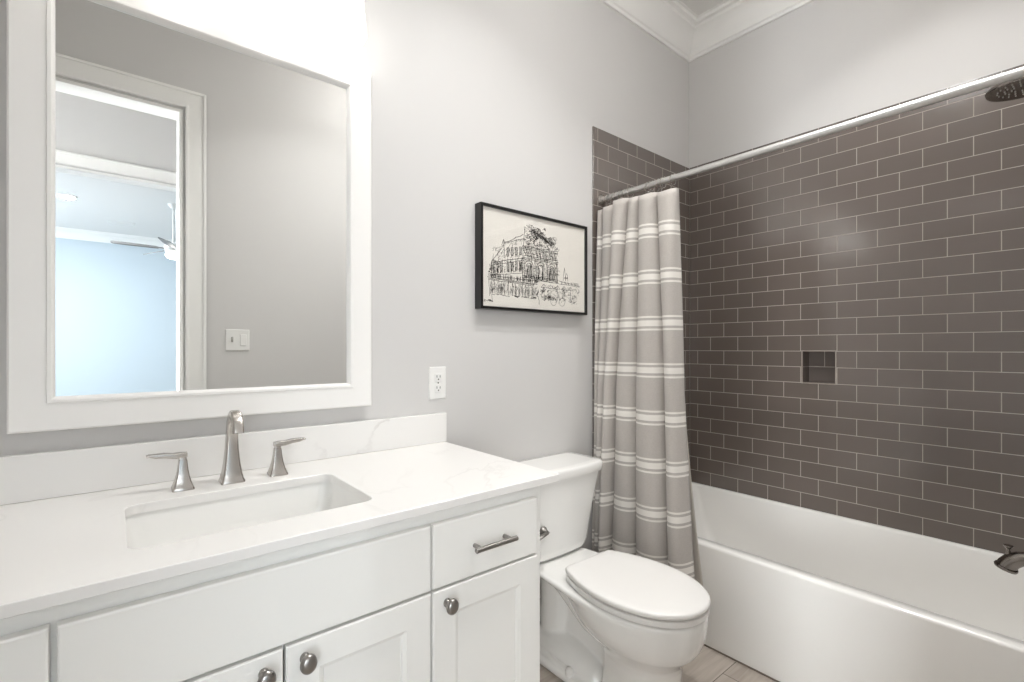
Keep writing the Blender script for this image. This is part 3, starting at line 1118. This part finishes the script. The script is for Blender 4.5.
# rear neck, trapway bulges and foot
loft(bm, [rrect(TX - a, TX + a, y0, y1, .03, z, 5) for z, a, y0, y1 in ((0, .060, -.5, -.10), (.06, .040, -.5, -.09), (.16, .020, -.48, -.075), (.26, .020, -.45, -.072), (.345, .04, -.36, -.07))])
loft(bm, [[(TX + hw * math.cos(2 * PI * i / 20), -.165 + hy * math.sin(2 * PI * i / 20), z) for i in range(20)] for z, hw, hy in ((0, .075, .085), (.08, .066, .078), (.18, .060, .074), (.28, .062, .076), (.345, .072, .085))])
rings = []
for y, z, hw, hr in ((-.13, .295, .045, .022), (-.19, .290, .060, .028), (-.25, .274, .074, .034), (-.31, .245, .080, .040), (-.37, .208, .080, .042), (-.43, .190, .078, .042), (-.50, .180, .07, .04)):
    rings.append([(TX + hw * math.cos(2 * PI * i / 20), y - .5 * hr * math.sin(2 * PI * i / 20), z + hr * math.sin(2 * PI * i / 20)) for i in range(20)])
loft(bm, rings)
rings = []
for y, hz, zc, hw in ((-.06, .030, .03, .075), (-.12, .048, .045, .090), (-.20, .056, .050, .100), (-.28, .057, .050, .106), (-.36, .052, .046, .106), (-.42, .042, .038, .096), (-.46, .026, .026, .07)):
    rings.append([(TX + hw * math.cos(2 * PI * i / 20), y, max(0, zc + hz * math.sin(2 * PI * i / 20))) for i in range(20)])
loft(bm, rings)
loft(bm, [rrect(TX - .128, TX + .128, -.50, -.08, .06, 0, 5), rrect(TX - .128, TX + .128, -.50, -.08, .06, .020, 5), rrect(TX - .118, TX + .118, -.49, -.09, .055, .030, 5)])
bowl = mesh_obj('bowl', bm, M['porc'], to, angle=180)
rm = bowl.modifiers.new('blend', 'REMESH')
rm.mode = 'VOXEL'
rm.voxel_size = .0055
rm.use_smooth_shade = True
sm = bowl.modifiers.new('soft', 'SMOOTH')
sm.factor = .5
sm.iterations = 6
for s in (-1, 1):
    bm = nb()
    lathe(bm, [(.015, .026), (.015, .040), (.012, .050), (.005, .053)], (TX + s * .112, -.335, 0), 'z', 20)
    mesh_obj('bolt_cap', bm, M['seat'], to, angle=60)


# tank
def tank_ring(z, hx, y0, y1, bow, r, k=10):
    """rounded rectangle whose front (y0) side bows outward"""
    TX = 1.374
    pts = rrect(TX - hx, TX + hx, y0, y1, r, z, k)
    out = []
    for x, y, zz in pts:
        f = max(0, (y1 - y) / (y1 - y0))
        out.append((x, y - bow * f * (1 - ((x - TX) / hx) ** 2), zz))
    # add points along the front edge so it bows smoothly
    res = []
    n = len(out)
    for i in range(n):
        res.append(out[i])
        if i == 3 * k - 1:
            a, b = pts[i], pts[(i + 1) % n]
            for j in range(1, 12):
                x = a[0] + (b[0] - a[0]) * j / 12
                res.append((x, y0 - bow * (1 - ((x - TX) / hx) ** 2), z))
    return res


bm = nb()
loft(bm, [tank_ring(z, hx, y0, y1, bw, r) for z, hx, y0, y1, bw, r in (
    (.3635, .130, -.160, -.040, .004, .035), (.368, .145, -.172, -.030, .008, .04), (.380, .155, -.180, -.022, .012, .045), (.41, .164, -.186, -.018, .016, .045),
    (.48, .176, -.190, -.016, .018, .045), (.56, .190, -.196, -.014, .019, .042), (.63, .203, -.201, -.013, .020, .038), (.682, .213, -.206, -.012, .020, .035))])
mesh_obj('tank', bm, M['porc'], to, angle=60)
bm = nb()
loft(bm, [tank_ring(z, hx, y0, y1, bw, r) for z, hx, y0, y1, bw, r in (
    (.683, .213, -.207, -.012, .020, .035), (.684, .220, -.213, -.008, .021, .035), (.690, .222, -.215, -.007, .021, .036), (.712, .224, -.217, -.006, .021, .037),
    (.720, .221, -.214, -.008, .021, .036), (.7235, .213, -.207, -.014, .020, .034), (.7245, .18, -.18, -.035, .018, .03))])
mesh_obj('tank_lid', bm, M['porc'], to, angle=60)
# flush lever
bm = nb()
lathe(bm, [(.017, 0), (.017, .006), (.012, .010), (.009, .020), (.0075, .024)], (1.240, -.212, .506), '-y', 20)
fl = mesh_obj('flush_lever', bm, M['pewter'], to, angle=55)
bm = nb()
tube(bm, [(1.246, -.234, .506), (1.233, -.240, .506), (1.213, -.243, .504), (1.190, -.243, .499), (1.180, -.242, .497)], [.006, .0085, .0095, .0105, .006], 12, flat=.6)
mesh_obj('lever_arm', bm, M['pewter'], fl, angle=55)
# seat ring
bm = nb()
o_ = lambda z, s: egg(z, -.335 - s, -.54, -.779 + s, .125 - s, .178 - s)
i_ = lambda z, s: egg(z, -.42 + s, -.55, -.70 - s, .07 + s, .112 + s)
rg_ = [i_(.366, 0), o_(.366, .004), o_(.368, .0005), o_(.3835, 0), o_(.3855, .003), o_(.386, .007), i_(.386, .004), i_(.382, 0), i_(.366, 0)]
loft(bm, rg_, False, False)
mesh_obj('seat', bm, M['seat'], to, angle=50)
bm = nb()
loft(bm, [egg(z, -.322 - s * .4, -.54, -.781 + s, .120 - s * .6, .179 - s) for z, s in ((.390, .007), (.3905, .002), (.393, 0), (.4035, .0005), (.4065, .003), (.4085, .009), (.4102, .03), (.411, .085))])
mesh_obj('lid', bm, M['seat'], to, angle=60)
for s in (-1, 1):
    bm = nb()
    tube(bm, [(TX + s * .055, -.318, .392), (TX + s * .10, -.318, .392)], .0115, 14)
    box(bm, TX + s * .078 - .018, TX + s * .078 + .018, -.328, -.30, .3605, .388)
    mesh_obj('hinge', bm, M['seat'], to, bevel=.002)

# ------------------------------------------------------------------ curtain rod, rings, curtain, liner
RX, RZ = 1.818, 1.905
rd = thing('curtain_rod', 'straight satin metal shower rod spanning the bathtub below the white wall', 'curtain rod', (RX, -.76, RZ))
bm = nb()
tube(bm, [(RX, -.010, RZ), (RX, -1.512, RZ)], .0128, 20)
mesh_obj('rod', bm, M['rod'], rd, angle=60)
for y, ax in ((-.0075, '-y'), (-1.5165, 'y')):
    bm = nb()
    lathe(bm, [(.026, 0), (.027, .006), (.022, .012), (.0185, .022), (.0165, .034)], (RX, y, RZ), ax, 24)
    mesh_obj('end_flange', bm, M['nickel'], rd, angle=50)

# fold boundaries (y) at top, middle and bottom of the hanging curtain
TOPB = [-.010, -.040, -.118, -.192, -.248, -.336, -.424]
MIDB = [-.010, -.040, -.084, -.132, -.250, -.386, -.452]
BOTB = [-.010, -.038, -.080, -.122, -.258, -.425, -.516]
ZTOP = 1.860


def bound(zf):
    """zf 0 at hem, 1 at top"""
    if zf > .5:
        f = (zf - .5) / .5
        return [m + (t - m) * f for m, t in zip(MIDB, TOPB)]
    f = zf / .5
    return [b + (m - b) * f for b, m in zip(BOTB, MIDB)]


NS = 22
bm = nb()
rows = []
NZ = 64
for j in range(NZ + 1):
    zf = j / NZ
    B_ = bound(zf)
    row = []
    nf = len(B_) - 1
    for s in range(nf):
        for i in range(NS + (1 if s == nf - 1 else 0)):
            t = i / NS
            y = B_[s] + (B_[s + 1] - B_[s]) * (t - .10 * math.sin(2 * PI * t))
            amp = (.064 + .034 * (1 - zf) + .012 * math.sin(3.1 * s + 1)) * (.6 if s == 0 else 1)
            x0 = RX + .004 - .022 * (1 - zf) - .010 * max(0, .35 - zf)
            x = x0 - .003 - amp * math.sin(PI * t) ** .8 + .004 * math.sin(7 * zf + 2 * s)
            if zf < .30:
                x = min(x, XT - .008)
            # the top hem dips between the rings
            ztop = ZTOP - .012 * (math.sin(PI * t) ** 2) - .007 * math.cos(5 * s)
            z = HEM + (ztop - HEM) * zf
            row.append(bm.verts.new((x, y, z)))
    rows.append(row)
for a, b in zip(rows, rows[1:]):
    for i in range(len(a) - 1):
        bm.faces.new((a[i], a[i + 1], b[i + 1], b[i]))
cu = mesh_obj('shower_curtain', bm, M['curtain'], None, origin=(RX, -.25, HEM), angle=180)
so = cu.modifiers.new('cloth', 'SOLIDIFY')
so.thickness = .0022
so.offset = 0
tag(cu, 'grey shower curtain with white triple stripes gathered beside the framed drawing', 'shower curtain')

# liner behind the striped cloth, showing as a strip along its free edge
bm = nb()
rows = []
for j in range(31):
    zf = j / 30
    z = .13 + (1.865 - .13) * zf
    row = []
    ye = -.395 + (-.548 + .395) * (1 - zf) ** 1.7
    for i in range(49):
        t = i / 48
        y = -.03 + (ye + .03) * t
        x = RX + .019 - .0245 * (1 - zf) + .002 * math.sin(t * 22 + zf)
        if zf < .33:
            x = min(x, XT - .0035 + .0)
        row.append(bm.verts.new((x, y, z)))
    rows.append(row)
for a, b in zip(rows, rows[1:]):
    for i in range(48):
        bm.faces.new((a[i], a[i + 1], b[i + 1], b[i]))
li = mesh_obj('curtain_liner', bm, M['liner'], None, origin=(RX, -.25, .13), angle=180)
so = li.modifiers.new('cloth', 'SOLIDIFY')
so.thickness = .001
so.offset = 0
tag(li, 'plain pale curtain liner hanging behind the striped shower curtain', 'curtain liner')

ORD = ['first', 'second', 'third', 'fourth', 'fifth', 'sixth', 'seventh', 'eighth', 'ninth', 'tenth', 'eleventh', 'twelfth']
RINGY = [-.048, -.068, -.088, -.104, -.128, -.152, -.178, -.272, -.288, -.330, -.348, -.395]
proto = None
for i, y in enumerate(RINGY):
    lab = 'metal curtain ring on the shower rod, %s from the tiled corner wall behind the curtain' % ORD[i]
    lab = 'small metal curtain ring, %s along the rod counting from its wall flange' % ORD[i]
    if proto is None:
        proto = thing('curtain_ring', lab, 'curtain ring', (RX, y, RZ), 'metal rings holding the shower curtain')
        bm = nb()
        torus(bm, (RX, y, RZ - .007), .0215, .0018, 'y', 22, 8)
        mesh_obj('ring', bm, M['nickel'], proto)
        bm = nb()
        tube(bm, [(RX, y, RZ - .029), (RX - .008, y, RZ - .034), (RX - .012, y, RZ - .044), (RX - .008, y, RZ - .054), (RX, y, RZ - .057)], .0018, 8)
        mesh_obj('hook', bm, M['nickel'], proto)
        for q in (-1, 1):
            bm = nb()
            sphere(bm, (RX, y + q * .006, RZ + .0145), .0032)
            mesh_obj('roller_ball', bm, M['nickel'], proto)
    else:
        c = proto.copy()
        COL.objects.link(c)
        c.location = (RX, y, RZ)
        c['label'] = lab
        for ch in list(proto.children):
            d = ch.copy()
            d.parent = c
            COL.objects.link(d)

# ------------------------------------------------------------------ added bathroom ceiling lights, and the bedroom's fittings and fan seen in the mirror


def can(x, y, label):
    t = thing('recessed_light', label, 'ceiling light', (x, y, CZ), 'recessed ceiling lights')
    bm = nb()
    rings = [[(x + r * math.cos(2 * PI * i / 28), y + r * math.sin(2 * PI * i / 28), z) for i in range(28)] for r, z in ((.072, CZ - .0005), (.095, CZ - .0005), (.095, CZ - .004), (.088, CZ - .007), (.074, CZ - .007), (.072, CZ - .0005))]
    loft(bm, rings, False, False)
    mesh_obj('trim_ring', bm, M['white'], t, angle=40)
    bm = nb()
    lathe(bm, [(.071, CZ - .0008), (.071, CZ - .003)], (x, y, 0), 'z', 28)
    mesh_obj('lens', bm, M['lens'], t, smooth=False)


dm = thing('added_dome_light', 'added opal glass dome fill light under the bathroom ceiling before the toilet', 'ceiling light', (DOME[0], DOME[1], CZ))
bm = nb()
lathe(bm, [(.075, CZ - .0005), (.08, CZ - .02), (.03, CZ - .03), (.012, CZ - .05), (.012, CZ - .13)], (DOME[0], DOME[1], 0), 'z', 28)
mesh_obj('ceiling_rose', bm, M['nickel'], dm)
bm = nb()
lathe(bm, [(.03, CZ - .125), (.12, CZ - .13), (.165, CZ - .15), (.172, CZ - .17), (.155, CZ - .21), (.11, CZ - .245), (.05, CZ - .262), (.005, CZ - .265)], (DOME[0], DOME[1], 0), 'z', 32)
mesh_obj('dome', bm, emis('added_dome_glass', (1.0, .995, .985, 1), DOME_EMIT), dm, angle=60)
can(CANS[1][0], CANS[1][1], 'added round recessed fill light in the bathroom ceiling in front of the vanity')
can(CANS[0][0], CANS[0][1], 'added round recessed fill light in the ceiling above the bathtub')
can(-.42, -6.4, 'round recessed light in the bedroom ceiling near the fan')

vt = thing('ceiling_vent', 'small white slotted vent in the bedroom ceiling, seen in the mirror', 'vent', (.1, -7.6, CZ))
mesh_obj('vent_frame', box(nb(), -.06, .26, -7.68, -7.52, CZ - .008, CZ - .0005), M['white'], vt, bevel=.002)
for i in range(6):
    mesh_obj('slat', box(nb(), -.045, .245, -7.665 + i * .024, -7.653 + i * .024, CZ - .0125, CZ - .0075), M['white'], vt, smooth=False)

FX, FYY, FZ = .60, -6.0, 2.45
fan = thing('ceiling_fan', 'grey-bladed ceiling fan with a white globe in the bedroom, seen in the mirror', 'ceiling fan', (FX, FYY, CZ))
bm = nb()
lathe(bm, [(.02, FZ + .08), (.055, FZ + .07), (.095, FZ + .045), (.105, FZ + .0), (.09, FZ - .035), (.06, FZ - .045)], (FX, FYY, 0), 'z', 28)
mesh_obj('motor_housing', bm, M['white'], fan)
bm = nb()
lathe(bm, [(.011, FZ + .07), (.011, CZ - .06), (.03, CZ - .055), (.062, CZ - .015), (.065, CZ - .0005)], (FX, FYY, 0), 'z', 20)
mesh_obj('downrod', bm, M['white'], fan)
bm = nb()
lathe(bm, [(.06, FZ - .045), (.085, FZ - .06), (.09, FZ - .085), (.07, FZ - .115), (.03, FZ - .13), (.005, FZ - .132)], (FX, FYY, 0), 'z', 24)
mesh_obj('globe', bm, M['fanlens'], fan)
for i in range(5):
    a = math.radians(175 + 72 * i)
    ca, sa = math.cos(a), math.sin(a)
    bm = nb()
    rr = []
    for t, wd in ((.09, .02), (.15, .022), (.17, .055), (.30, .065), (.52, .07), (.60, .062), (.62, .03)):
        rr.append([(FX + ca * t - sa * s_, FYY + sa * t + ca * s_, FZ + .0 + s_ * .38 + dz) for s_, dz in ((-wd, -.004), (wd, -.004), (wd, .004), (-wd, .004))])
    loft(bm, rr)
    mesh_obj('blade', bm, M['fanw'], fan, smooth=False)
